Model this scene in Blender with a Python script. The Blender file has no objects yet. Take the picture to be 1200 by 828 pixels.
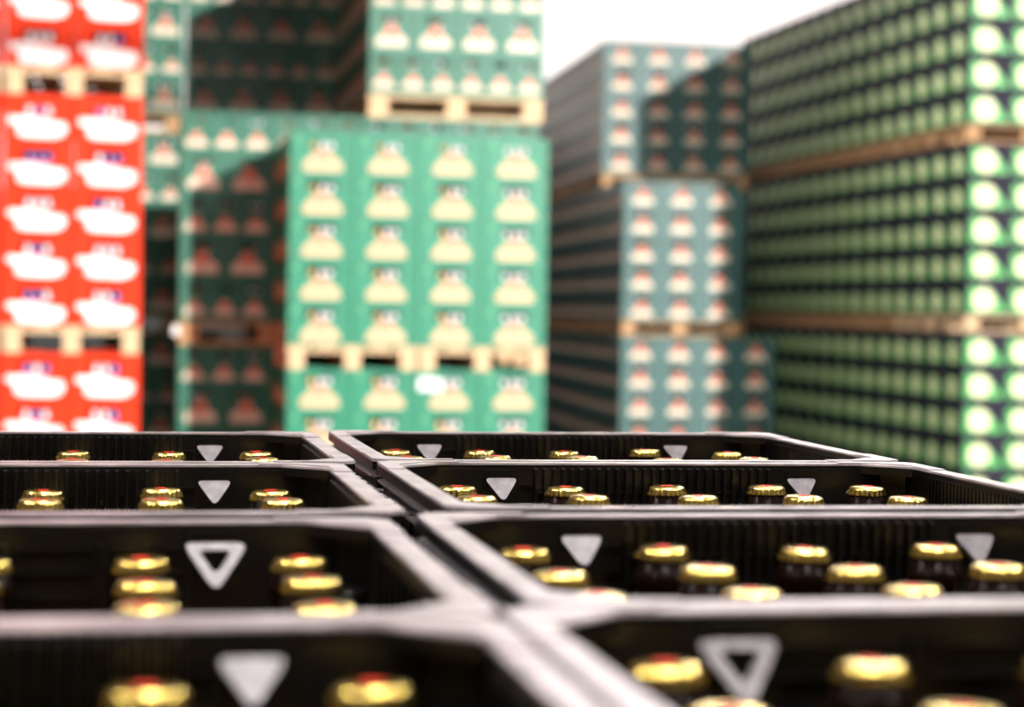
import bpy, math, random
from mathutils import Vector, Matrix

random.seed(7)
scene = bpy.context.scene
C = scene.collection
R = math.radians
PI = math.pi

# ------------------------------------------------------------------ camera
IMG_W, FPX = 1200.0, 2383.75
YAW, PITCH, ROLL, ZC = 0.187404, 0.022650, 0.017017, 1.84
cam_d = bpy.data.cameras.new('camera')
cam = bpy.data.objects.new('camera', cam_d)
C.objects.link(cam)
cam_d.sensor_width = 36.0
cam_d.lens = FPX / IMG_W * 36.0
cam_d.clip_start, cam_d.clip_end = 0.05, 200
fwd = Vector((math.sin(YAW) * math.cos(PITCH), math.cos(YAW) * math.cos(PITCH), -math.sin(PITCH)))
right = Vector((math.cos(YAW), -math.sin(YAW), 0))
up = right.cross(fwd)
# the scene appears turned clockwise, so the camera is turned anticlockwise
r2 = right * math.cos(ROLL) + up * math.sin(ROLL)
u2 = -right * math.sin(ROLL) + up * math.cos(ROLL)
M = Matrix((r2, u2, -fwd)).transposed().to_4x4()
M.translation = (0, 0, ZC)
cam.matrix_world = M
cam_d.dof.use_dof = True
cam_d.dof.focus_distance = 1.52
cam_d.dof.aperture_fstop = 6.0
scene.camera = cam

# ------------------------------------------------------------------ light
world = bpy.data.worlds.new('world')
scene.world = world
world.use_nodes = True
bg = world.node_tree.nodes['Background']
bg.inputs[0].default_value = (1.0, 0.95, 0.94, 1)
bg.inputs[1].default_value = 0.18

sun_d = bpy.data.lights.new('low_sun', 'SUN')
sun_d.energy = 4.5
sun_d.angle = R(1.2)
sun_d.color = (1.0, 0.96, 0.92)
sun = bpy.data.objects.new('low_sun', sun_d)
C.objects.link(sun)
sun.location = (8, -16, 8)
sun.rotation_euler = Vector((-1.9, 4.33, -0.97)).to_track_quat('-Z', 'Y').to_euler()

vs = scene.view_settings
vs.view_transform = 'Standard'
vs.look = 'None'
vs.gamma = 1.0
vs.use_curve_mapping = False
vs.exposure = 0.35


LAMP = 140.0                                 # brightness of the strip lamps


# ------------------------------------------------------------------ materials
def mat(name, color, rough=0.5, metal=0.0, spec=0.5, var=0.0, scale=6.0, bump=0.0, bscale=60.0,
        trans=0.0, ior=1.45, stretch=None, col2=None):
    m = bpy.data.materials.new(name)
    m.use_nodes = True
    nt = m.node_tree
    b = nt.nodes['Principled BSDF']
    b.inputs['Base Color'].default_value = (*color, 1)
    b.inputs['Roughness'].default_value = rough
    b.inputs['Metallic'].default_value = metal
    b.inputs['Specular IOR Level'].default_value = spec
    b.inputs['IOR'].default_value = ior
    b.inputs['Transmission Weight'].default_value = trans
    if var or bump:
        tc = nt.nodes.new('ShaderNodeTexCoord')
        mp = nt.nodes.new('ShaderNodeMapping')
        if stretch:
            mp.inputs['Scale'].default_value = stretch
        nt.links.new(tc.outputs['Object'], mp.inputs['Vector'])
    if var:
        n = nt.nodes.new('ShaderNodeTexNoise')
        n.inputs['Scale'].default_value = scale
        n.inputs['Detail'].default_value = 5
        nt.links.new(mp.outputs[0], n.inputs['Vector'])
        mx = nt.nodes.new('ShaderNodeMix')
        mx.data_type = 'RGBA'
        c2 = col2 if col2 else tuple(c * (1 - var) for c in color)
        mx.inputs[6].default_value = (*color, 1)
        mx.inputs[7].default_value = (*c2, 1)
        rp = nt.nodes.new('ShaderNodeMapRange')
        rp.inputs[1].default_value = 0.35
        rp.inputs[2].default_value = 0.65
        nt.links.new(n.outputs[0], rp.inputs[0])
        nt.links.new(rp.outputs[0], mx.inputs[0])
        nt.links.new(mx.outputs[2], b.inputs['Base Color'])
    if bump:
        n2 = nt.nodes.new('ShaderNodeTexNoise')
        n2.inputs['Scale'].default_value = bscale
        n2.inputs['Detail'].default_value = 4
        nt.links.new(mp.outputs[0], n2.inputs['Vector'])
        bp = nt.nodes.new('ShaderNodeBump')
        bp.inputs['Strength'].default_value = bump
        bp.inputs['Distance'].default_value = 0.002
        nt.links.new(n2.outputs[0], bp.inputs['Height'])
        nt.links.new(bp.outputs[0], b.inputs['Normal'])
    return m


MT = dict(
    concrete=mat('concrete', (0.12, 0.11, 0.105), 0.8, var=0.35, scale=1.5, bump=0.4, bscale=30),
    white_wall=mat('white_wall', (0.90, 0.84, 0.83), 0.9, var=0.05, scale=0.6),
    ceiling_grey=mat('ceiling_grey', (0.6, 0.57, 0.56), 0.9, var=0.1, scale=0.5),
    dim_wall=mat('dim_wall', (0.20, 0.19, 0.185), 0.9, var=0.1, scale=0.5),
    shade_backing=mat('shade_backing', (0.03, 0.032, 0.03), 0.8, var=0.1, scale=0.5),  # dark colour standing in for shade behind the pallet openings
    black_plastic=mat('black_plastic', (0.0035, 0.003, 0.0027), 0.33, spec=0.34, var=0.4, scale=40),
    worn_lit_rim=mat('worn_lit_rim', (0.40, 0.355, 0.365), 0.30, spec=0.6, var=0.5, scale=38, col2=(0.22, 0.19, 0.20), bump=0.4, bscale=220),  # scuffed grey with the grazing reflection put into the colour
    highlit_plastic=mat('highlit_plastic', (0.20, 0.185, 0.20), 0.30, spec=0.6, var=0.45, scale=90, bump=0.3, bscale=240),  # black plastic lightened, caught light put into the colour
    gold=mat('gold', (0.92, 0.68, 0.18), 0.20, metal=1.0, bump=0.06, bscale=300),
    cap_red=mat('cap_red', (0.42, 0.018, 0.008), 0.5, spec=0.2),
    brown_glass=mat('brown_glass', (0.006, 0.0025, 0.0015), 0.25, spec=0.04, ior=1.5),
    bottle_paper=mat('bottle_paper', (0.80, 0.74, 0.62), 0.6),
    bottle_foil=mat('bottle_foil', (0.75, 0.50, 0.12), 0.3, metal=1.0),
    red=mat('red', (0.84, 0.040, 0.004), 0.5, spec=0.2, var=0.12, scale=4),
    red_logo=mat('red_logo', (0.92, 0.90, 0.88), 0.5),
    green=mat('green', (0.014, 0.25, 0.135), 0.40, var=0.2, scale=4),
    dark_green=mat('dark_green', (0.018, 0.16, 0.095), 0.40, var=0.25, scale=4),
    grey_green=mat('grey_green', (0.040, 0.125, 0.115), 0.36, spec=0.6, var=0.25, scale=4),  # dark green plastic with bluish daylight haze mixed into the colour
    cream=mat('cream', (0.60, 0.43, 0.25), 0.5),
    cream_pale=mat('cream_pale', (0.70, 0.60, 0.46), 0.5),
    salmon=mat('salmon', (0.66, 0.28, 0.17), 0.5),
    brick_red=mat('brick_red', (0.62, 0.14, 0.08), 0.5),
    navy=mat('navy', (0.022, 0.018, 0.038), 0.6, spec=0.2, var=0.2, scale=4),
    leaf_green=mat('leaf_green', (0.05, 0.40, 0.07), 0.45),
    disc_cream=mat('disc_cream', (0.82, 0.88, 0.50), 0.5),
    white_sunlit_cap=mat('white_sunlit_cap', (0.92, 0.87, 0.90), 0.35),  # sun glare on silvery caps painted white; also the white foil
    blue_reflection_cap=mat('blue_reflection_cap', (0.22, 0.20, 0.50), 0.35, metal=0.2),  # bluish reflection on silvery caps, put in as colour
    warm_reflection_cap=mat('warm_reflection_cap', (0.75, 0.36, 0.14), 0.3, metal=0.7),  # warm reflections on the caps, put in as colour
    green_glass=mat('green_glass', (0.012, 0.05, 0.02), 0.08, spec=0.6),
    sticker=mat('sticker', (0.10, 0.40, 0.20), 0.5),
    paper=mat('paper', (0.93, 0.93, 0.92), 0.6),
    wood=mat('wood', (0.62, 0.36, 0.17), 0.75, var=0.4, scale=5, stretch=(1, 12, 12), bump=0.3, bscale=40),
    wood_light=mat('wood_light', (0.78, 0.55, 0.32), 0.75, var=0.3, scale=5, stretch=(1, 12, 12), bump=0.3, bscale=40),
)


# ------------------------------------------------------------------ mesh helpers
class MB:
    """collects shapes that become one mesh"""

    def __init__(self):
        self.v, self.f, self.s, self.mi = [], [], [], []

    def face(self, f, smooth=False, mi=0):
        self.f.append(f)
        self.s.append(smooth)
        self.mi.append(mi)

    def box(self, x0, x1, y0, y1, z0, z1, mi=0):
        b = len(self.v)
        self.v += [(x0, y0, z0), (x1, y0, z0), (x1, y1, z0), (x0, y1, z0),
                   (x0, y0, z1), (x1, y0, z1), (x1, y1, z1), (x0, y1, z1)]
        for q in ((3, 2, 1, 0), (4, 5, 6, 7), (0, 1, 5, 4), (1, 2, 6, 5), (2, 3, 7, 6), (3, 0, 4, 7)):
            self.face([b + i for i in q], mi=mi)
        return self

    def cbox(self, x0, x1, y0, y1, z0, z1, c):
        """box with chamfered vertical edges and a chamfered top"""
        def ring(e, z):
            k = c
            return [(x0 + e + k, y0 + e, z), (x1 - e - k, y0 + e, z), (x1 - e, y0 + e + k, z), (x1 - e, y1 - e - k, z),
                    (x1 - e - k, y1 - e, z), (x0 + e + k, y1 - e, z), (x0 + e, y1 - e - k, z), (x0 + e, y0 + e + k, z)]
        self.loft([ring(0, z0), ring(0, z1 - c), ring(c * .6, z1)])
        return self

    def loft(self, rings, caps=True, smooth=False, closed=True, mi=0):
        b = len(self.v)
        n = len(rings[0])
        for r in rings:
            self.v += list(r)
        for k in range(len(rings) - 1):
            for i in range(n if closed else n - 1):
                j = (i + 1) % n
                self.face([b + k * n + i, b + k * n + j, b + (k + 1) * n + j, b + (k + 1) * n + i], smooth, mi)
        if caps:
            self.face([b + i for i in reversed(range(n))], mi=mi)
            self.face([b + (len(rings) - 1) * n + i for i in range(n)], mi=mi)
        return self

    def lathe(self, prof, n=20, cx=0, cy=0, cz=0, smooth=True, mi=0):
        rings = [[(cx + r * math.cos(2 * PI * i / n), cy + r * math.sin(2 * PI * i / n), cz + z) for i in range(n)]
                 for r, z in prof]
        return self.loft(rings, True, smooth, mi=mi)

    def prism(self, pts, fn, t0, t1, mi=0):
        """outline pts (u,v), fn(u,v,t)->xyz, from depth t0 to t1"""
        return self.loft([[fn(u, v, t0) for u, v in pts], [fn(u, v, t1) for u, v in pts]], mi=mi)

    def frame(self, outer, inner, z0, z1):
        """flat ring between two outlines with the same number of points"""
        n = len(outer)
        b = len(self.v)
        for z in (z0, z1):
            self.v += [(x, y, z) for x, y in outer]
            self.v += [(x, y, z) for x, y in inner]
        for i in range(n):
            j = (i + 1) % n
            o0, o1, i0, i1 = b + i, b + j, b + n + i, b + n + j
            O0, O1, I0, I1 = o0 + 2 * n, o1 + 2 * n, i0 + 2 * n, i1 + 2 * n
            self.face([O0, O1, I1, I0])
            self.face([o1, o0, i0, i1])
            self.face([o0, o1, O1, O0])
            self.face([i1, i0, I0, I1])
        return self

    def mesh(self, name, *mats):
        m = bpy.data.meshes.new(name)
        m.from_pydata(self.v, [], self.f)
        for k in mats:
            m.materials.append(MT[k])
        m.polygons.foreach_set('use_smooth', self.s)
        if len(mats) > 1:
            m.polygons.foreach_set('material_index', self.mi)
        m.update()
        return m


def obj(name, mesh, parent=None, loc=(0, 0, 0), rot=(0, 0, 0), kind=None, label=None):
    o = bpy.data.objects.new(name, mesh)
    C.objects.link(o)
    o.location = loc
    o.rotation_euler = rot
    if parent:
        o.parent = parent
    if kind:
        o['kind'] = kind
    if label:
        o['label'] = label
    return o


def thing(name, label, cat, loc, rz=0, group=None):
    o = bpy.data.objects.new(name, None)
    o.empty_display_size = 0.05
    C.objects.link(o)
    o.location = loc
    o.rotation_euler = (0, 0, rz)
    o['label'] = label
    o['category'] = cat
    if group:
        o['group'] = group
    return o


ORD = ['first', 'second', 'third', 'fourth', 'fifth', 'sixth', 'seventh', 'eighth', 'ninth', 'tenth', 'eleventh',
       'twelfth', 'thirteenth', 'fourteenth', 'fifteenth', 'sixteenth', 'seventeenth']


# ------------------------------------------------------------------ the room
def struct(name, m):
    o = obj(name, m, kind='structure')
    return o


struct('floor', MB().box(-14, 38, -14, 29, -0.2, 0).mesh('floor', 'concrete'))
struct('wall_back', MB().box(-9, 36, 28, 28.3, 0, 16.5).mesh('wall_back', 'white_wall'))
struct('added_dark_sheet_1', MB().box(-9, 36, 27.9, 28, 0, 3.1).mesh('added_dark_sheet_1', 'shade_backing'))  # added unseen sheet, darkens what shows through the pallets
struct('wall_left', MB().box(-9.3, -9, -6, 28.3, 0, 16.5).mesh('wall_left', 'dim_wall'))
struct('wall_right', MB().box(36, 36.3, -6, 28.3, 0, 16.5).mesh('wall_right', 'dim_wall'))
struct('added_shade_wall', MB().box(-9.3, 6.2, -6.3, -6, 0, 16.5).mesh('added_shade_wall', 'dim_wall'))  # added out of view to keep the sun off the foreground crates
struct('added_ceiling', MB().box(-9.3, 36.3, -6, 28.3, 16.5, 16.8).mesh('added_ceiling', 'ceiling_grey'))  # added overhead, unseen, to keep the alleys dark

# ------------------------------------------------------------------ hanging strip lamps
def emit(name, col, st):
    m = bpy.data.materials.new(name)
    m.use_nodes = True
    nt = m.node_tree
    nt.nodes.remove(nt.nodes['Principled BSDF'])
    e = nt.nodes.new('ShaderNodeEmission')
    e.inputs[0].default_value = (*col, 1)
    e.inputs[1].default_value = st
    nt.links.new(e.outputs[0], nt.nodes['Material Output'].inputs[0])
    return m


MT['lamp_glow'] = emit('lamp_glow', (1.0, 0.93, 0.90), LAMP)
HOUS = MB()
HOUS.loft([[(-.80, y, z) for y, z in ((-.13, 0), (.13, 0), (.07, .07), (-.07, .07))], [(.80, y, z) for y, z in ((-.13, 0), (.13, 0), (.07, .07), (-.07, .07))]])
HOUS = HOUS.mesh('housing', 'dim_wall')
DIFF = MB().box(-.77, .77, -.11, .11, -.018, -.001).mesh('diffuser', 'lamp_glow')
CHAIN = MB().box(-.006, .006, -.006, .006, .07, 10.9).mesh('hanger', 'dim_wall')
for ly, ln in ((-1.2, 'behind the camera'), (2.2, 'above the foreground crates'), (6.5, 'above the near aisle'), (11.5, 'added beside the bright green block'), (16.5, 'added above the far aisle')):  # last two rows added to brighten the right stack's side
    for lx, sd in ((-3.2, 'left'), (.6, 'middle'), (4.4, 'right')):
        if ly > 5 and lx < 4:
            continue                         # one lamp only over the far part of the aisle
        lt = thing('strip_lamp', 'hanging strip lamp %s, on the %s' % (ln, sd), 'lamp', (lx, ly, 5.6), 0, 'strip lamps under the roof')
        obj('housing', HOUS, lt)
        obj('diffuser', DIFF, lt)
        for hxx in (-.6, .6):
            obj('hanger', CHAIN, lt, (hxx, 0, 0))

# ------------------------------------------------------------------ pallets
PAL = {}


def pallet_meshes(L, S, h, light):
    key = (round(L, 3), round(S, 3), round(h, 3), light)
    if key in PAL:
        return PAL[key]
    w = 'wood_light' if light else 'wood'
    t = 0.022
    bl = h - 3 * t
    PAL[key] = dict(
        top=MB().box(-L / 2, L / 2, -0.066, 0.066, 0, t).mesh('top_board', w),
        cross=MB().box(-0.06, 0.06, -S / 2, S / 2, 0, t).mesh('cross_board', w),
        block=MB().cbox(-0.068, 0.068, -0.05, 0.05, 0, bl, 0.006).mesh('block', w),
        bottom=MB().box(-L / 2, L / 2, -0.05, 0.05, 0, t).mesh('bottom_board', w), t=t, bl=bl)
    return PAL[key]


def pallet(cx, cy, z, label, L=1.2, S=0.8, h=0.15, rz=0.0, light=False, group='pallets under the crate stacks'):
    """cx, cy: centre; the boards run along L"""
    pm = pallet_meshes(L, S, h, light)
    t = pm['t']
    p = thing('wooden_pallet', label, 'pallet', (cx, cy, z), rz, group)
    ys = (-S / 2 + 0.055, 0, S / 2 - 0.055)
    for y in ys:
        obj('bottom_board', pm['bottom'], p, (0, y, 0))
    for x in (-L / 2 + 0.07, 0, L / 2 - 0.07):
        for y in ys:
            obj('block', pm['block'], p, (x, y, t))
        obj('cross_board', pm['cross'], p, (x, 0, h - 2 * t))
    nb = max(5, round(S / .17))
    for k in range(nb):
        obj('top_board', pm['top'], p, (0, -S / 2 + 0.067 + k * (S - 0.134) / (nb - 1), h - t))
    return p


# ------------------------------------------------------------------ stacked crates behind
BODY = {}


def crate_body(W, D, H, m, hole, side_hole, ribs=0):
    """hollow crate, front at y=0, centred in x, open on top, grip openings in front and left side"""
    key = (W, D, H, m, hole, side_hole, ribs)
    if key in BODY:
        return BODY[key]
    t = 0.012
    b = MB()
    W2 = W / 2

    def holed(put, half, hw, z0, z1):
        put(-half, half, 0.012, z0)
        put(-half, half, z1, H - 0.004)
        put(-half, -hw, z0, z1)
        put(hw, half, z0, z1)
    hw, z0, z1 = hole
    holed(lambda a, c, d, e: b.box(a, c, 0.006, 0.006 + t, d, e), W2 - 0.004, hw, z0, z1)
    if side_hole:
        sw, s0, s1 = side_hole
        holed(lambda a, c, d, e: b.box(-W2 + 0.006, -W2 + 0.006 + t, D / 2 + a, D / 2 + c, d, e), D / 2 - 0.02, sw, s0, s1)
    else:
        b.box(-W2 + 0.006, -W2 + 0.006 + t, 0.018, D - 0.018, 0.012, H - 0.004)
    b.box(W2 - 0.006 - t, W2 - 0.006, 0.018, D - 0.018, 0.012, H - 0.004)
    b.box(-W2 + 0.004, W2 - 0.004, D - 0.018, D - 0.006, 0.012, H - 0.004)
    b.box(-W2 + 0.006, W2 - 0.006, 0.006, D - 0.006, 0.0, 0.012)
    o = [(-W2, 0), (W2, 0), (W2, D), (-W2, D)]

    def inn(e):
        return [(-W2 + e, e), (W2 - e, e), (W2 - e, D - e), (-W2 + e, D - e)]
    b.frame(o, inn(0.02), H - 0.020, H)          # rim lip
    b.frame(o, inn(0.012), 0.002, 0.022)         # foot band
    for sx in (-1, 1):                           # corner pillars
        for yy in (0.0, D - 0.024):
            x = sx * W2
            b.box(min(x, x - sx * 0.024), max(x, x - sx * 0.024), yy + 0.001, yy + 0.023, 0.02, H - 0.018)
    # hood around the front opening
    b.box(-hw - 0.01, hw + 0.01, 0.0005, 0.008, z1, z1 + 0.008)
    b.box(-hw - 0.01, -hw, 0.0005, 0.008, z0, z1)
    b.box(hw, hw + 0.01, 0.0005, 0.008, z0, z1)
    for k in range(ribs):
        for sx in (-1, 1):
            x = sx * (W2 - 0.035 - 0.016 * k)
            b.box(x - 0.002, x + 0.002, 0.001, 0.008, 0.022, H - 0.02)
    BODY[key] = b.mesh('crate_body', m)
    return BODY[key]


def arc(cx, cy, r, a0, a1, n, sy=1.0):
    return [(cx + r * math.cos(R(a0 + (a1 - a0) * i / n)), cy + sy * r * math.sin(R(a0 + (a1 - a0) * i / n))) for i in range(n + 1)]


def dome(w, h):
    """flat-footed dome outline, u right, v up, foot at v=0"""
    k = w / 2
    return [(-k * .86, 0), (k * .86, 0), (k, h * .14), (k * .97, h * .34), (k * .78, h * .58), (k * .50, h * .82),
            (k * .2, h), (-k * .2, h), (-k * .50, h * .82), (-k * .78, h * .58), (-k * .97, h * .34), (-k, h * .14)]


def bell(w, h):
    k = w / 2
    return [(-k * .9, 0), (k * .9, 0), (k, h * .12), (k * .95, h * .36), (k * .62, h * .54), (k * .40, h * .72),
            (k * .30, h), (-k * .30, h), (-k * .40, h * .72), (-k * .62, h * .54), (-k * .95, h * .36), (-k, h * .12)]


LAB = {}


def plate(key, pts, m, z, t0, t1, scale=1.0, dx=0.0):
    """raised plate in the xz plane, facing -y"""
    k = (key, m, round(z, 4), round(t1, 4), round(scale, 3))
    if k not in LAB:
        LAB[k] = MB().prism([(u * scale + dx, v * scale + z) for u, v in pts], lambda u, v, t: (u, -t, v), t0, t1).mesh(key, m)
    return LAB[k]


RED_LOGO = [(-.178, -.034), (-.165, -.012), (-.06, -.010), (.03, -.022), (.09, -.038), (.150, -.042), (.168, -.070),
            (.150, -.118), (.09, -.138), (-.08, -.134), (-.122, -.118), (-.124, -.060), (-.165, -.056)]


def kinds():
    K = {}
    K['red'] = dict(name='red_crate', W=.40, D=.30, H=.273, m='red', hole=(.095, .152, .222), side=None, ribs=1)
    K['central'] = dict(name='bright_green_crate', W=.40, D=.30, H=.26, m='green', hole=(.085, .165, .222), side=(.06, .165, .222), ribs=2)
    K['wide'] = dict(name='wide_green_crate', W=.30, D=.20, H=.28, m='dark_green', hole=(.058, .205, .245), side=(.04, .205, .245), ribs=0)
    K['narrow'] = dict(name='narrow_green_crate', W=.20, D=.30, H=.28, m='dark_green', hole=(.045, .205, .245), side=(.058, .205, .245), ribs=0)
    K['wide_e'] = dict(K['wide'], H=.288)
    K['narrow_e'] = dict(K['narrow'], H=.288)
    K['far'] = dict(name='grey_green_crate', W=.40, D=.30, H=.285, m='grey_green', hole=(.095, .195, .252), side=(.06, .195, .252), ribs=1)
    K['disc'] = dict(name='disc_label_crate', W=.40, D=.40, H=.308, m='navy', hole=(.05, .255, .288), side=(.05, .255, .288), ribs=0)
    return K


KIND = kinds()


def labels_for(kind, root, side=False):
    """the printed plates on one face of a crate"""
    k = KIND[kind]
    if side:
        rot, loc = (0, 0, -PI / 2), (-k['W'] / 2, k['D'] / 2, 0)
    else:
        rot, loc = (0, 0, 0), (0, 0, 0)
    t0, t1 = -0.007, 0.001

    def put(name, mesh, par=root, first=True):
        return obj(name, mesh, par, loc if first else (0, 0, 0), rot if first else (0, 0, 0))
    if kind == 'red':
        put('white_lettering', plate('white_lettering', RED_LOGO, 'red_logo', .150, t0, .003))
    elif kind == 'central':
        s = .78 if side else 1.0
        l = put('label', plate('label', dome(.25, .130), 'cream', .020, t0, t1, s))
        put('emblem', plate('emblem', dome(.085, .062), 'salmon', .100 if s == 1 else .085, 0, .004, s), l, False)
        if not side:
            put('sticker', plate('sticker', [(-.165, .195), (-.138, .195), (-.138, .235), (-.165, .235)], 'sticker', 0, t0, .002))
    elif kind[:4] == 'wide' or kind[:6] == 'narrow':
        wide = (kind[:4] == 'wide') != side
        s = 1.0 if wide else .68
        mm = 'cream_pale'
        l = put('label', plate('label', bell(.215, .145), mm, .045, t0, t1, s))
        put('emblem', plate('emblem', bell(.10, .085), 'brick_red', .045 + .065 * s, 0, .004, s), l, False)
    elif kind == 'far':
        s = .75 if side else 1.0
        l = put('label', plate('label', dome(.275, .115), 'cream_pale', .045, t0, t1, s))
        put('emblem', plate('emblem', bell(.12, .09), 'brick_red', .045 + .06 * s, 0, .004, s), l, False)
    elif kind == 'disc':
        s = .86 if side else 1.0
        l = put('green_panel', plate('green_panel', [(-.178, .03), (.186, .03), (.18, .06), (.115, .14), (.045, .215), (-.03, .25), (-.178, .25)],
                                     'leaf_green', 0, t0, t1, s))
        put('disc_label', plate('disc_label', arc(-.035, .136, .104, 0, 345, 23), 'disc_cream', 0, 0, .003, s), l, False)


FAR_NECKS = MB()          # bottles glimpsed in the far crates: too many to count


def add_far_neck(x, y, z, s=1.0):
    mi = random.choice((0, 0, 1))
    FAR_NECKS.lathe([(.018, -.07), (.016, -.04), (.0145, -.030)], 8, x, y, z, True, 2)
    FAR_NECKS.lathe([(.0150, -.032), (.0152, -.012), (.0175, -.010), (.0160, -.003), (.011, 0)], 8, x, y, z, True, mi)


NECK = {}


def hole_bottle(x, y, z, H, capm, label, group):
    """a bottle standing in a crate and seen through its grip opening"""
    hb = H - .012 - .030
    if ('g', H) not in NECK:
        NECK[('g', H)] = MB().lathe([(.028, 0), (.031, .004), (.031, hb * .55), (.027, hb * .65), (.0175, hb * .80), (.0135, hb - .02), (.0135, hb - .006)], 14).mesh('glass', 'brown_glass')
    if ('c', H, capm) not in NECK:
        NECK[('c', H, capm)] = MB().lathe([(.0175, hb - .014), (.0165, hb - .006), (.0135, hb - .001), (.008, hb)], 14).mesh('cap', capm)
    t = thing('crated_bottle', label, 'bottle', (x, y, z), 0, group)
    obj('glass', NECK[('g', H)], t)
    if ('f', H, capm) not in NECK:
        NECK[('f', H, capm)] = MB().lathe([(.0275, hb * .655), (.0215, hb * .76), (.0178, hb * .87), (.0165, hb - .018), (.0165, hb - .012)], 14).mesh('neck_foil', capm)
    obj('neck_foil', NECK[('f', H, capm)], t)
    obj('cap', NECK[('c', H, capm)], t)
    return t


def crate(kind, x, y, z, rz, label, group, side=False, front=True):
    """x, y: middle of the foot of the front face"""
    k = KIND[kind]
    t = thing(k['name'], label, 'crate', (x, y, z), rz, group)
    obj('body', crate_body(k['W'] - .004, k['D'] - .004, k['H'] - .001, k['m'], k['hole'], k['side'], k['ribs']), t)
    if front:
        labels_for(kind, t)
    if side:
        labels_for(kind, t, True)
    return t


def frame_at(ox, oy, deg):
    a = R(deg)
    ca, sa = math.cos(a), math.sin(a)
    return (lambda u, v: (ox + u * ca - v * sa, oy + u * sa + v * ca)), a


def jit(s=.004):
    return random.uniform(-s, s)


# ---- red stack at the left
f, a = frame_at(-.727, 12.326, 0)
hp, H = .16, .273
TIER = ['bottom tier', 'middle tier', 'upper tier']
for tier in range(3):
    z0 = tier * (hp + 5 * H)
    cx, cy = f(.405, .6)
    pallet(cx, cy, z0, 'pale wooden pallet under the %s of red crates' % TIER[tier], h=hp, rz=PI / 2, light=True)
    for row in range(5):
        for ix in range(2):
            for iy in range(4 if ix == 1 else 1):
                x, y = f(.2025 + ix * .405 + jit(.002), .302 * iy)
                where = 'left' if ix == 0 else 'right'
                if iy:
                    lab = 'red crate on right flank of red stack, %s layer, %s back, %s' % (ORD[row], ORD[iy], TIER[tier])
                else:
                    lab = 'red crate with white lettering, %s column, %s, %s layer up' % (where, TIER[tier], ORD[row])
                crate('red', x, y, z0 + hp + row * H, a + R(jit(.25)), lab, 'red crates in the left stack', front=(iy == 0))
                if iy == 0 and (tier < 2 or row < 2):
                    for q, dx in enumerate((-.056, 0, .056)):
                        bx, by = x + dx, y + .040
                        hole_bottle(bx, by, z0 + hp + row * H + .0125, .2345, random.choice(('white_sunlit_cap', 'white_sunlit_cap', 'blue_reflection_cap')),
                                    '%s bottle in red crate grip, %s column, %s, %s layer' % (('left', 'middle', 'right')[q], where, TIER[tier], ORD[row]),
                                    'bottles seen in the red crate grips')

for tier in range(3):
    z0 = tier * (hp + 5 * H)
    cx, cy = f(-.42, .6)
    pallet(cx, cy, z0, 'pale wooden pallet at left picture edge, %s of red crates' % TIER[tier], h=hp, rz=PI / 2, light=True)
    for row in range(5):
        x, y = f(-.2145 + jit(.002), 0)
        crate('red', x, y, z0 + hp + row * H, a + R(jit(.25)), 'red crate cut off by left picture edge, %s, %s layer up' % (TIER[tier], ORD[row]),
              'red crates in the left stack')

# ---- bright green block in the middle
f, a = frame_at(.964, 12.451, 0)
hp, H = .144, .26
for tier in range(2):
    z0 = tier * (hp + 5 * H)
    for s in range(2):
        cx, cy = f(.40 + s * .81, .6)
        pallet(cx, cy, z0, 'wooden pallet under the %s half of the bright green block, %s' % (('left', 'right')[s], TIER[tier]),
               h=hp, rz=PI / 2, light=(tier == 1))
    for row in range(5):
        for ix in range(4):
            for iy in range(4 if ix in (0, 3) else 1):
                x, y = f(.2 + ix * .4025 + jit(.0012), .302 * iy)
                if iy:
                    lab = 'bright green crate, %s layer, %s, %s back on %s flank' % (ORD[row], TIER[tier], ORD[iy], 'left' if ix == 0 else 'right')
                else:
                    lab = 'bright green crate with cream label, %s column, %s, %s layer up' % (ORD[ix], TIER[tier], ORD[row])
                crate('central', x, y, z0 + hp + row * H, a + R(jit(.2)), lab, 'bright green crates in the middle block',
                      side=(ix == 0), front=(iy == 0))
                if iy == 0 and not (tier == 0 and row < 2):
                    for q, dx in enumerate((-.055, .006, .055)):
                        hole_bottle(x + dx, y + .040, z0 + hp + row * H + .0125, .232,
                                    'white_sunlit_cap' if (q > 0 or ix == 3) else 'warm_reflection_cap',
                                    '%s bottle in bright green crate grip, %s column, %s, %s layer' % (('left', 'middle', 'right')[q], ORD[ix], TIER[tier], ORD[row]),
                                    'bottles seen in the bright green crate grips')
# loose sheet of paper on the block
px, py = f(.885, 0)
pt = obj('paper_sheet', MB().prism([(-.080, -.036), (.074, -.044), (.082, .034), (-.070, .046)], lambda u, v, t: (u, -t, v), 0, .002).mesh('paper_sheet', 'paper'),
         None, (px, py - .006, 1.355), (0, 0, a))
pt['label'] = 'small white paper sheet stuck on a bright green crate'
pt['category'] = 'paper'


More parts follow.
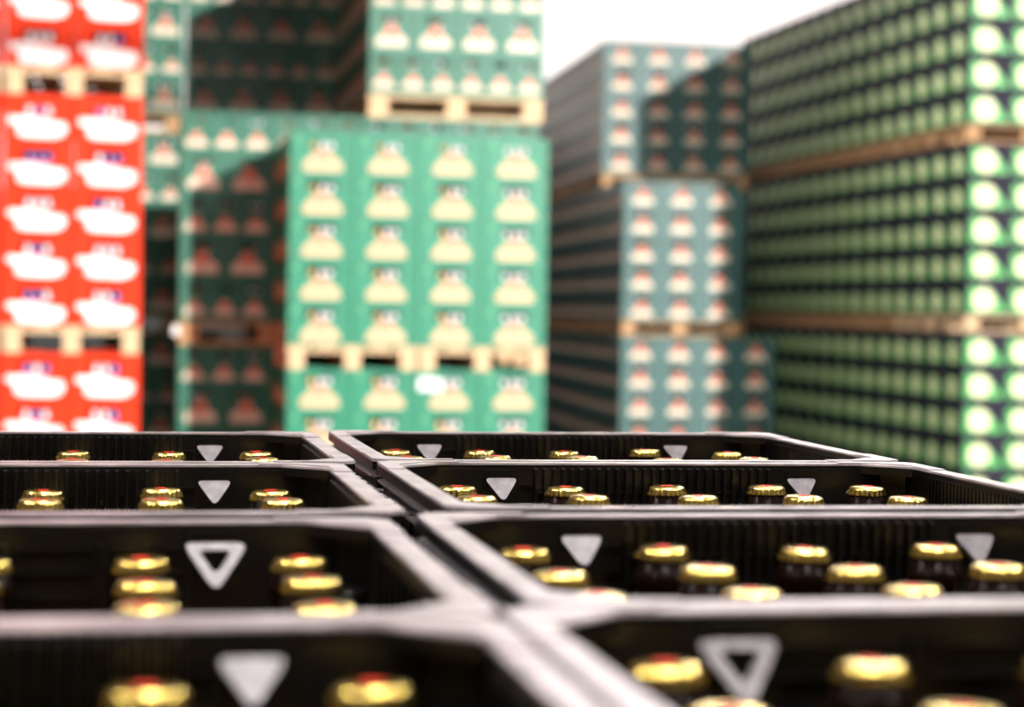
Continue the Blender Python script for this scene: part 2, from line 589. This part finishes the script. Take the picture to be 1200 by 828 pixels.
# ---- dark green stacks behind: layers of four wide and six narrow crates in turn
def mixed_layer(suffix, f, a, x0, z, wide, where, group, left_side=False, depth=.8, col='dark green', keep=None):
    kd = ('wide' if wide else 'narrow') + suffix
    n, w = (4, .3) if wide else (6, .2)
    for i in range(n):
        if keep and not keep(i, n):
            continue
        d = KIND[kd]['D']
        for iy in range((int(depth / d) if (left_side and i == 0) else 1)):
            x, y = f(x0 + w / 2 + i * (w + .001) + jit(.001), iy * (d + .002))
            lab = '%s %s crate, %s from left, %s' % ('wide' if wide else 'narrow', col, ORD[i], where)
            if iy:
                lab = '%s %s crate, %s back, %s' % ('wide' if wide else 'narrow', col, ORD[iy], where)
            crate(kd, x, y, z, a + R(jit(.3)), lab, group, side=(left_side and i == 0), front=(iy == 0))
            if iy == 0 and random.random() < .95:
                for dx in ((-.04, .0, .04) if wide else (-.022, .026)):
                    if random.random() < .8:
                        ux, uy = f(x0 + w / 2 + i * (w + .001) + dx, .038)
                        add_far_neck(ux, uy, z + KIND[kd]['H'] - .046 - .014 * random.random())


f, a = frame_at(.34, 13.72, 0)
hp, H = .155, .28
for pal in range(2):
    for tier in range(3 if pal == 1 else 2):
        z0 = tier * (hp + 5 * H)
        x0 = pal * 1.215 + (.03 if (pal == 1 and tier == 2) else 0)
        cx, cy = f(x0 + .602, .2 + 1.0 if tier == 2 else .4)
        side = 'right' if pal else 'left'
        pallet(cx, cy, z0, 'pallet under dark green crates behind the bright block, %s half, %s' % (side, TIER[tier]),
               h=hp, rz=a, light=(tier == 2), L=1.204, S=2.4 if tier == 2 else .8)
        for row in range(5):
            mixed_layer('', f, a, x0, z0 + hp + row * H, (row % 2 == (1 if tier < 2 else 1)),
                        '%s layer, %s, %s half behind bright block' % (ORD[row], TIER[tier], side),
                        'dark green crates behind the middle block', left_side=(pal == 0 or tier == 2), depth=2.42 if tier == 2 else .8,
                        keep=(lambda i, n: i in (0, n - 1)) if (pal == 1 and (tier == 0 or (tier == 1 and row < 4))) else None)
tg = obj('paper_tag', MB().prism([(-.02, -.03), (.02, -.035), (.022, .03), (-.018, .035)], lambda u, v, t: (u, -t, v), 0, .002).mesh('paper_tag', 'paper'),
         None, (.34 - .02, 13.70, 1.65), (0, 0, .2))
tg['label'] = 'white paper tag on the pallet corner beside dark green crates'
tg['category'] = 'tag'

f, a = frame_at(-.783, 16.327, 0)
hp, H = .145, .288
for pal in range(2):
    for tier in range(3):
        z0 = tier * (hp + 5 * H)
        x0 = pal * 1.215
        cx, cy = f(x0 + .602, .4)
        side = 'right' if pal else 'left'
        pallet(cx, cy, z0, 'pallet under rearmost dark green crates, %s half, %s' % (side, TIER[tier]), h=hp, rz=a, L=1.204)
        for row in range(5):
            mixed_layer('_e', f, a, x0, z0 + hp + row * H, (row % 2 == 0),
                        '%s layer, %s, %s half of rearmost stack' % (ORD[row], TIER[tier], side),
                        'dark green crates in the rearmost left stack', col='dim green',
                        keep=(lambda i, n: i >= n // 2) if pal == 0 else ((lambda i, n: i in (0, n - 1)) if tier < 2 else None))

# ---- grey-green stack in the distance, right of the middle
f, a = frame_at(4.949, 20.129, -2.5)
hp, H = .15, .285
ZT = [0, hp + 5 * H, 2 * (hp + 5 * H)]


def far_col(u, v, tier, where, n, side, front, skip=()):
    for row in range(5):
        x, y = f(u + .2 + jit(.002), v)
        z = ZT[tier] + hp + row * H
        crate('far', x, y, z, a + R(jit(.25)), 'grey-green crate, %s, %s, %s layer up' % (where, TIER[tier], ORD[row]),
              'grey-green crates in the distant stack', side=side, front=front)
        if front:
            for dx in (-.065, 0, .065):
                ux, uy = f(u + .2 + dx, v + .038)
                add_far_neck(ux, uy, z + H - .042 - .012 * random.random())


def far_pallet(u, v, tier, label, L=1.2, S=.8, turn=True):
    x, y = f(u, v)
    pallet(x, y, ZT[tier], label, L=L, S=S, h=hp, rz=a + (PI / 2 if turn else 0))


# front row of pallets, two tiers
for s in range(2):
    far_pallet(.40 + .81 * s, .6, 0, 'pallet on floor under %s front half of distant grey-green stack' % ('left', 'right')[s])
for ix in range(4):
    far_col(ix * .4035, 0, 0, '%s column of distant stack front' % ORD[ix], 4, ix == 0, True)
for iy in range(1, 4):
    far_col(0, iy * .302, 0, '%s back on left flank, distant front pallet' % ORD[iy], 4, True, False)
far_pallet(.605, .6, 1, 'pallet under three grey-green columns of the distant stack middle tier', L=1.21, S=1.19, turn=False)
for ix in range(3):
    far_col(ix * .4035, 0, 1, '%s column of distant stack front' % ORD[ix], 4, ix == 0, True)
for iy in range(1, 4):
    far_col(0, iy * .302, 1, '%s back on left flank, distant front pallet' % ORD[iy], 4, True, False)
# second and third rows of pallets, three tiers
for rw, v0 in ((1, 1.23), (2, 2.46), (3, 3.69), (4, 4.92)):
    nm = ('second', 'third', 'fourth', 'fifth')[rw - 1]
    for tier in range(3):
        for s in range(2 if rw == 1 else 1):
            far_pallet(.40 + .81 * s, v0 + .6, tier, 'pallet in %s row of distant grey-green stack, %s half, %s' % (nm, ('left', 'right')[s], TIER[tier]))
        for iy in range(4):
            far_col(0, v0 + iy * .302, tier, '%s back on left flank, distant %s pallet' % (ORD[iy], nm), 4, True, rw == 1 and iy == 0 and tier == 2)
        if rw == 1:
            for ix in ((1, 2, 3) if tier == 2 else (3,)):
                far_col(ix * .4035, v0, tier, '%s column, second row of distant stack' % ORD[ix], 4, False, True)

# ---- tall stack of disc-labelled crates at the right
f, a = frame_at(7.302, 16.996, 1.0)
hp, H = .15, .308
for tier in range(3):
    z0 = tier * (hp + 5 * H)
    off = (.0, .012, -.01)[tier]
    for pk in range(8):
        cx, cy = f(.605 + off, pk * .81 + .402)
        pallet(cx, cy, z0, 'orange wooden pallet, %s from the front under right stack, %s' % (ORD[pk], TIER[tier]), h=hp, rz=a, L=1.22,
               light=(tier == 1 and pk < 2))
    for row in range(5):
        z = z0 + hp + row * H
        for iy in range(16):
            x, y = f(.2 + off + jit(.003), iy * .405)
            if iy:
                lab = 'dark disc-labelled crate, right stack, %s, %s layer, %s from front' % (TIER[tier], ORD[row], ORD[iy])
            else:
                lab = 'disc-labelled crate at front corner of right stack, %s, %s layer up' % (TIER[tier], ORD[row])
            crate('disc', x, y, z, a + R(jit(.3)), lab, 'disc-labelled crates in the right stack', side=True, front=(iy == 0))
            if iy < 10:
                for dv in (.13, .26):
                    if random.random() < .6:
                        ux, uy = f(off + .05, iy * .405 + dv)
                        add_far_neck(ux, uy, z + H - .024)
        for ix in (1, 2):
            x, y = f(.2 + off + ix * .403, 0)
            crate('disc', x, y, z, a + R(jit(.3)), 'disc-labelled crate on right stack front, %s column, %s, %s layer' % (ORD[ix], TIER[tier], ORD[row]),
                  'disc-labelled crates in the right stack', front=True)
        for ix in range(3):
            for dx in (.02, .1):
                ux, uy = f(.2 + off + ix * .403 + dx * .5, .05)
                add_far_neck(ux, uy, z + H - .026)

fn = obj('beer_bottles', FAR_NECKS.mesh('beer_bottles', 'warm_reflection_cap', 'white_sunlit_cap', 'green_glass'), kind='stuff')
fn['label'] = 'bottle necks and caps glimpsed in the grips of the far crates'
fn['category'] = 'bottles'

# ------------------------------------------------------------------ black crates in the foreground
KS = 1.165                                   # fitted units to metres
CX0, CY0 = -.0347 * KS, 1.4842 * KS
SX, SY = .06386 * KS, .06675 * KS
CW, CD, CH = 5 * SX + .028, 4 * SY + .023, .265
RIM_Z = ZC - (.1067 - .0125) * KS


def octo(hx, hy, c):
    return [(-hx + c, -hy), (hx - c, -hy), (hx, -hy + c), (hx, hy - c), (hx - c, hy), (-hx + c, hy), (-hx, hy - c), (-hx, -hy + c)]


hx, hy = CW / 2, CD / 2
WT = .0085                                   # wall thickness
# body (local z = 0 at the rim top)
b = MB()
b.frame(octo(hx - .004, hy - .004, .012), octo(hx - .004 - WT, hy - .004 - WT, .014), -CH + .012, -.005)
b.loft([[(x, y, -CH) for x, y in octo(hx - .012, hy - .012, .012)], [(x, y, -CH + .014) for x, y in octo(hx - .006, hy - .006, .012)]])
b.frame(octo(hx, hy, .010), octo(hx - .0135, hy - .0135 * .85, .030), -.0085, -.0026)
BODY_M = b.mesh('body', 'black_plastic')
# rim: flat top with cut inner corners and slightly raised corner pads
b = MB()
RW = .0135
b.frame(octo(hx - .0004, hy - .0004, .010), octo(hx - RW + .0004, hy - RW * .85 + .0004, .030), -.0030, -.0012)
for sx in (-1, 1):
    for sy in (-1, 1):
        ptsL = [(.058, 0), (.010, 0), (0, .010), (0, .070), (RW * .9, .070), (RW * .9, .033), (.033, RW * .78), (.058, RW * .78)]
        pts = [(sx * (hx - u), sy * (hy - v)) for u, v in ptsL]
        if sx * sy < 0:
            pts = pts[::-1]
        b.loft([[(x, y, -.0025) for x, y in pts], [(x, y, -.0004) for x, y in pts]])
RIM_M = b.mesh('rim', 'worn_lit_rim')  # pale grey holds both scuffs and reflected light
# thin flanges running round the outside, drawn in at the corners; edge highlight put into their grey
FL_M = []
for z in (-.0125, -.0225):
    FL_M.append(MB().frame(octo(hx + .0003, hy - .001, .0155), octo(hx - .008, hy - .008, .0135), z - .0017, z).mesh('flange', 'highlit_plastic'))
OUT_M = MB()
for sx in (-1, 1):
    for k in range(7):
        y = -hy + .05 + k * (CD - .10) / 6
        OUT_M.box(min(sx * (hx - .001), sx * (hx - .006)), max(sx * (hx - .001), sx * (hx - .006)), y - .0015, y + .0015, -.20, -.0215)
OUT_M = OUT_M.mesh('outer_ribs', 'black_plastic')
# corner posts
POST_M = MB().lathe([(.0145, -.235), (.0140, -.036), (.0125, -.0335), (.010, -.033)], 16).mesh('corner_post', 'black_plastic')
# ribs of the inner walls
INY = hy - .004 - WT
INX = hx - .004 - WT
b = MB()
for sy in (-1, 1):
    n = 27
    for k in range(n):
        x = -.0865 + k * .173 / (n - 1)
        y0, y1 = sorted((sy * (INY + .001), sy * (INY - .0032)))
        y2 = sy * (INY - .0045)
        rr = .0016
        b.loft([[(x - rr, sy * (INY + .001), -.12), (x + rr, sy * (INY + .001), -.12), (x + rr * .6, y2, -.12), (x - rr * .6, y2, -.12)],
                [(x - rr, sy * (INY + .001), -.0045), (x + rr, sy * (INY + .001), -.0045), (x + rr * .6, y2, -.0055), (x - rr * .6, y2, -.0055)]])
    for z in (-.022, -.036, -.050, -.064):
        b.box(-.088, .088, *sorted((sy * (INY + .001), sy * (INY - .0022))), z - .0012, z)
        for s2 in (-1, 1):
            b.box(*sorted((s2 * .0885, s2 * .0985)), *sorted((sy * (INY + .001), sy * (INY - .003))), z - .0015 + .006, z + .006)
for sx in (-1, 1):
    n = 30
    for k in range(n):
        y = -.088 + k * .176 / (n - 1)
        b.box(*sorted((sx * (INX + .001), sx * (INX - .0038))), y - .0013, y + .0013, -.12, -.006)
RIBS_A = b.mesh('wall_ribs', 'black_plastic')
b = MB()
for sy in (-1, 1):
    for z in (-.014, -.026, -.038, -.050, -.062):
        for x0, x1 in ((-.095, -.050), (-.036, .0), (.014, .050), (.060, .095)):
            b.box(x0, x1, *sorted((sy * (INY + .001), sy * (INY - .0026))), z - .0014, z)
    for x in (-.043, .007, .055):
        b.box(x - .002, x + .002, *sorted((sy * (INY + .001), sy * (INY - .0035))), -.08, -.012)
for sx in (-1, 1):
    for k in range(9):
        y = -.08 + k * .02
        b.box(*sorted((sx * (INX + .001), sx * (INX - .003))), y - .0015, y + .0015, -.11, -.010)
RIBS_B = b.mesh('wall_ribs', 'black_plastic')


# triangular tabs, the light they catch painted as lighter grey
def tri(w, h, n=4, r=.22):
    """triangle pointing down with softened corners: u right, v down"""
    P = [Vector((-w / 2, 0)), Vector((w / 2, 0)), Vector((0, h))]
    out = []
    for i in range(3):
        p, a0, c0 = P[i], P[i - 1], P[(i + 1) % 3]
        s, e = p.lerp(a0, r), p.lerp(c0, r)
        for k in range(n + 1):
            t = k / n
            out.append(((1 - t) ** 2 * s + 2 * t * (1 - t) * p + t * t * e)[:])
    return out


def tab_mesh(hollow):
    w, h, pr = (.0340, .0235, .016) if hollow else (.0250, .0165, .012)
    ztop = -.0115
    b = MB()

    def P(u, v, t):
        # face leans out of the wall towards its lower tip; the wall is at y = 0, inside is -y
        return (u, -.0015 - pr * v / h - t, ztop - v)
    outer = tri(w, h)
    if hollow:
        inner = [(u * .52, v * .52 + h * .155) for u, v in tri(w, h, 4, .26)]
        n = len(outer)
        b0 = len(b.v)
        for t in (-.004, .0, ):
            b.v += [P(u, v, t) for u, v in outer]
            b.v += [P(u, v, t) for u, v in inner]
        for i in range(n):
            j = (i + 1) % n
            o0, o1, i0, i1 = b0 + i, b0 + j, b0 + n + i, b0 + n + j
            b.face([o0 + 2 * n, o1 + 2 * n, i1 + 2 * n, i0 + 2 * n])
            b.face([o0, o1, o1 + 2 * n, o0 + 2 * n])
            b.face([i1, i0, i0 + 2 * n, i1 + 2 * n])
    else:
        front = [P(u, v, 0) for u, v in outer]
        back = [(u, .002, ztop - v) for u, v in outer]
        b.loft([back, front])
    return b.mesh('tab', 'highlit_plastic')


TAB_A, TAB_B = tab_mesh(False), tab_mesh(True)
PAD_M = MB().box(-.0130, .0130, -.0016, .002, -.110, -.006).mesh('tab_backing', 'black_plastic')
# divider grid
b = MB()
for k in range(4):
    x = (-1.5 + k) * SX
    b.box(x - .0014, x + .0014, -INY, INY, -.235, -.105)
for k in range(3):
    y = (-1 + k) * SY
    b.box(-INX, INX, y - .0014, y + .0014, -.236, -.106)
DIV_M = b.mesh('divider', 'black_plastic')

# bottle: z = 0 at its foot
BH = CH - .014 - .0125 - .002
prof = [(.024, .002), (.0295, .0), (.0315, .004), (.0318, .010), (.0318, .128), (.0305, .140), (.026, .155), (.0195, .172),
        (.0152, .190), (.0138, .208), (.0133, BH - .020), (.0146, BH - .018), (.0146, BH - .012), (.0128, BH - .011), (.0128, BH - .003)]
GLASS_M = MB().lathe(prof, 28).mesh('glass', 'brown_glass')
BLAB_M = MB().lathe([(.0319, .030), (.0322, .031), (.0322, .104), (.0319, .105)], 28).mesh('body_label', 'bottle_paper')
NLAB_M = MB().lathe([(.0242, .1605), (.0203, .171), (.0158, .190), (.0150, .196)], 28).mesh('shoulder_label', 'bottle_foil')
# crown cap with 21 flutes
b = MB()
NF, SEG = 21, 84
CR = .01225 * KS
rings = []
for r, z, fl in ((.0, 0, 0), (.45, -.00002, 0), (.68, -.00012, 0), (.80, -.0005, 0), (.875, -.0012, 0), (.912, -.0021, .008), (.925, -.0032, .028), (.940, -.0044, .052), (.955, -.0055, .068), (.960, -.0063, .075), (.90, -.0063, .06), (.84, -.0056, .0)):
    ring = []
    for i in range(SEG):
        ang = 2 * PI * i / SEG
        rr = CR * (r + fl * math.cos(NF * ang)) if r else CR * .12
        ring.append((rr * math.cos(ang), rr * math.sin(ang), z))
    rings.append(ring)
b.loft(rings[::-1], caps=False, smooth=True)
n0 = len(b.v)
b.face([n0 - SEG + i for i in range(SEG)])
CAP_M = b.mesh('crown_cap', 'gold')
STAR = []
for i in range(10):
    rr = CR * (.42 if i % 2 == 0 else .19)
    STAR.append((rr * math.sin(PI * i / 5), rr * math.cos(PI * i / 5)))
EMB_M = MB().prism([(CR * .30 * math.cos(2 * PI * i / 20), CR * .30 * math.sin(2 * PI * i / 20)) for i in range(20)],
                   lambda u, v, t: (u, v, t), -.0001, .00025).mesh('cap_print', 'cap_red')

ROW_Y = (0.0, .2952, .6065, .8960)
ROW_X = {1: (0, .0003, -.0199, -.0331), 0: (0, -.0095, -.0218, -.0233)}
LY = -.0201
ROWN = ['farthest row', 'second row from back', 'third row from back', 'nearest row']
for col in (0, 1):
    for row in range(4):
        cx = (col * .3561 + ROW_X[col][row]) * KS + CX0
        cy = (-ROW_Y[row] - 1.5 * SY / KS + (LY if col == 0 else 0)) * KS + CY0
        typeB = (col, row) in ((0, 2), (1, 3))
        side = ('left', 'right')[col]
        # lower layers of the stack the top crates stand on
        for lay in range(5):
            lc = thing('bottle_crate', 'plain black crate in the hidden lower layers of the foreground stack', 'crate',
                       (cx, cy, RIM_Z - (lay + 1) * (CH + .001)), 0, 'lower crates of the foreground stack')
            obj('body', BODY_M, lc)
            obj('rim', RIM_M, lc)
        ct = thing('bottle_crate', 'open black %scrate of gold-capped bottles, %s, %s column of foreground' % ('slotted ' if typeB else '', ROWN[row], side),
                   'crate', (cx, cy, RIM_Z), R(jit(.25)), 'open black bottle crates in the foreground')
        obj('body', BODY_M, ct)
        obj('rim', RIM_M, ct, label='scuffed rim, paled by painted reflection')
        for m in FL_M:
            obj('flange', m, ct)
        obj('outer_ribs', OUT_M, ct, kind='stuff')
        obj('wall_ribs', RIBS_B if typeB else RIBS_A, ct, kind='stuff')
        obj('divider', DIV_M, ct)
        for sx in (-1, 1):
            for sy in (-1, 1):
                obj('corner_post', POST_M, ct, (sx * (INX - .011), sy * (INY - .011), 0))
                yw = sy * INY
                rot = (0, 0, 0) if sy > 0 else (0, 0, PI)
                obj('tab_backing', PAD_M, ct, (sx * 1.5 * SX, yw, 0), rot)
                obj('tab', TAB_B if typeB else TAB_A, ct, (sx * 1.5 * SX, yw, 0), rot, label='hollow triangular tab' if typeB else 'small triangular tab')
        for j in range(4):
            for i in range(5):
                bx = cx + (i - 2) * SX + jit(.0018)
                by = cy + (1.5 - j) * SY + jit(.0015)
                bt = thing('beer_bottle',
                           'gold-capped bottle, %s from left, %s deep, %s crate, %s' % (ORD[i], ORD[j], side, ROWN[row]),
                           'bottle', (bx, by, RIM_Z - CH + .0142), random.uniform(0, 6.28), 'gold-capped bottles in the foreground crates')
                obj('glass', GLASS_M, bt)
                obj('body_label', BLAB_M, bt)
                obj('shoulder_label', NLAB_M, bt)
                cp = obj('crown_cap', CAP_M, bt, (0, 0, BH + .0002 + jit(.0012)), (jit(.03), jit(.03), 0))
                obj('cap_print', EMB_M, cp)
# pallet of the foreground stack
pallet((CX0 + .17 * KS), CY0 - .55 * KS, 0, 'wooden pallet under the black crates in the foreground', L=1.44, S=.90, h=RIM_Z - CH - 5 * (CH + .001) - .001, rz=PI / 2)
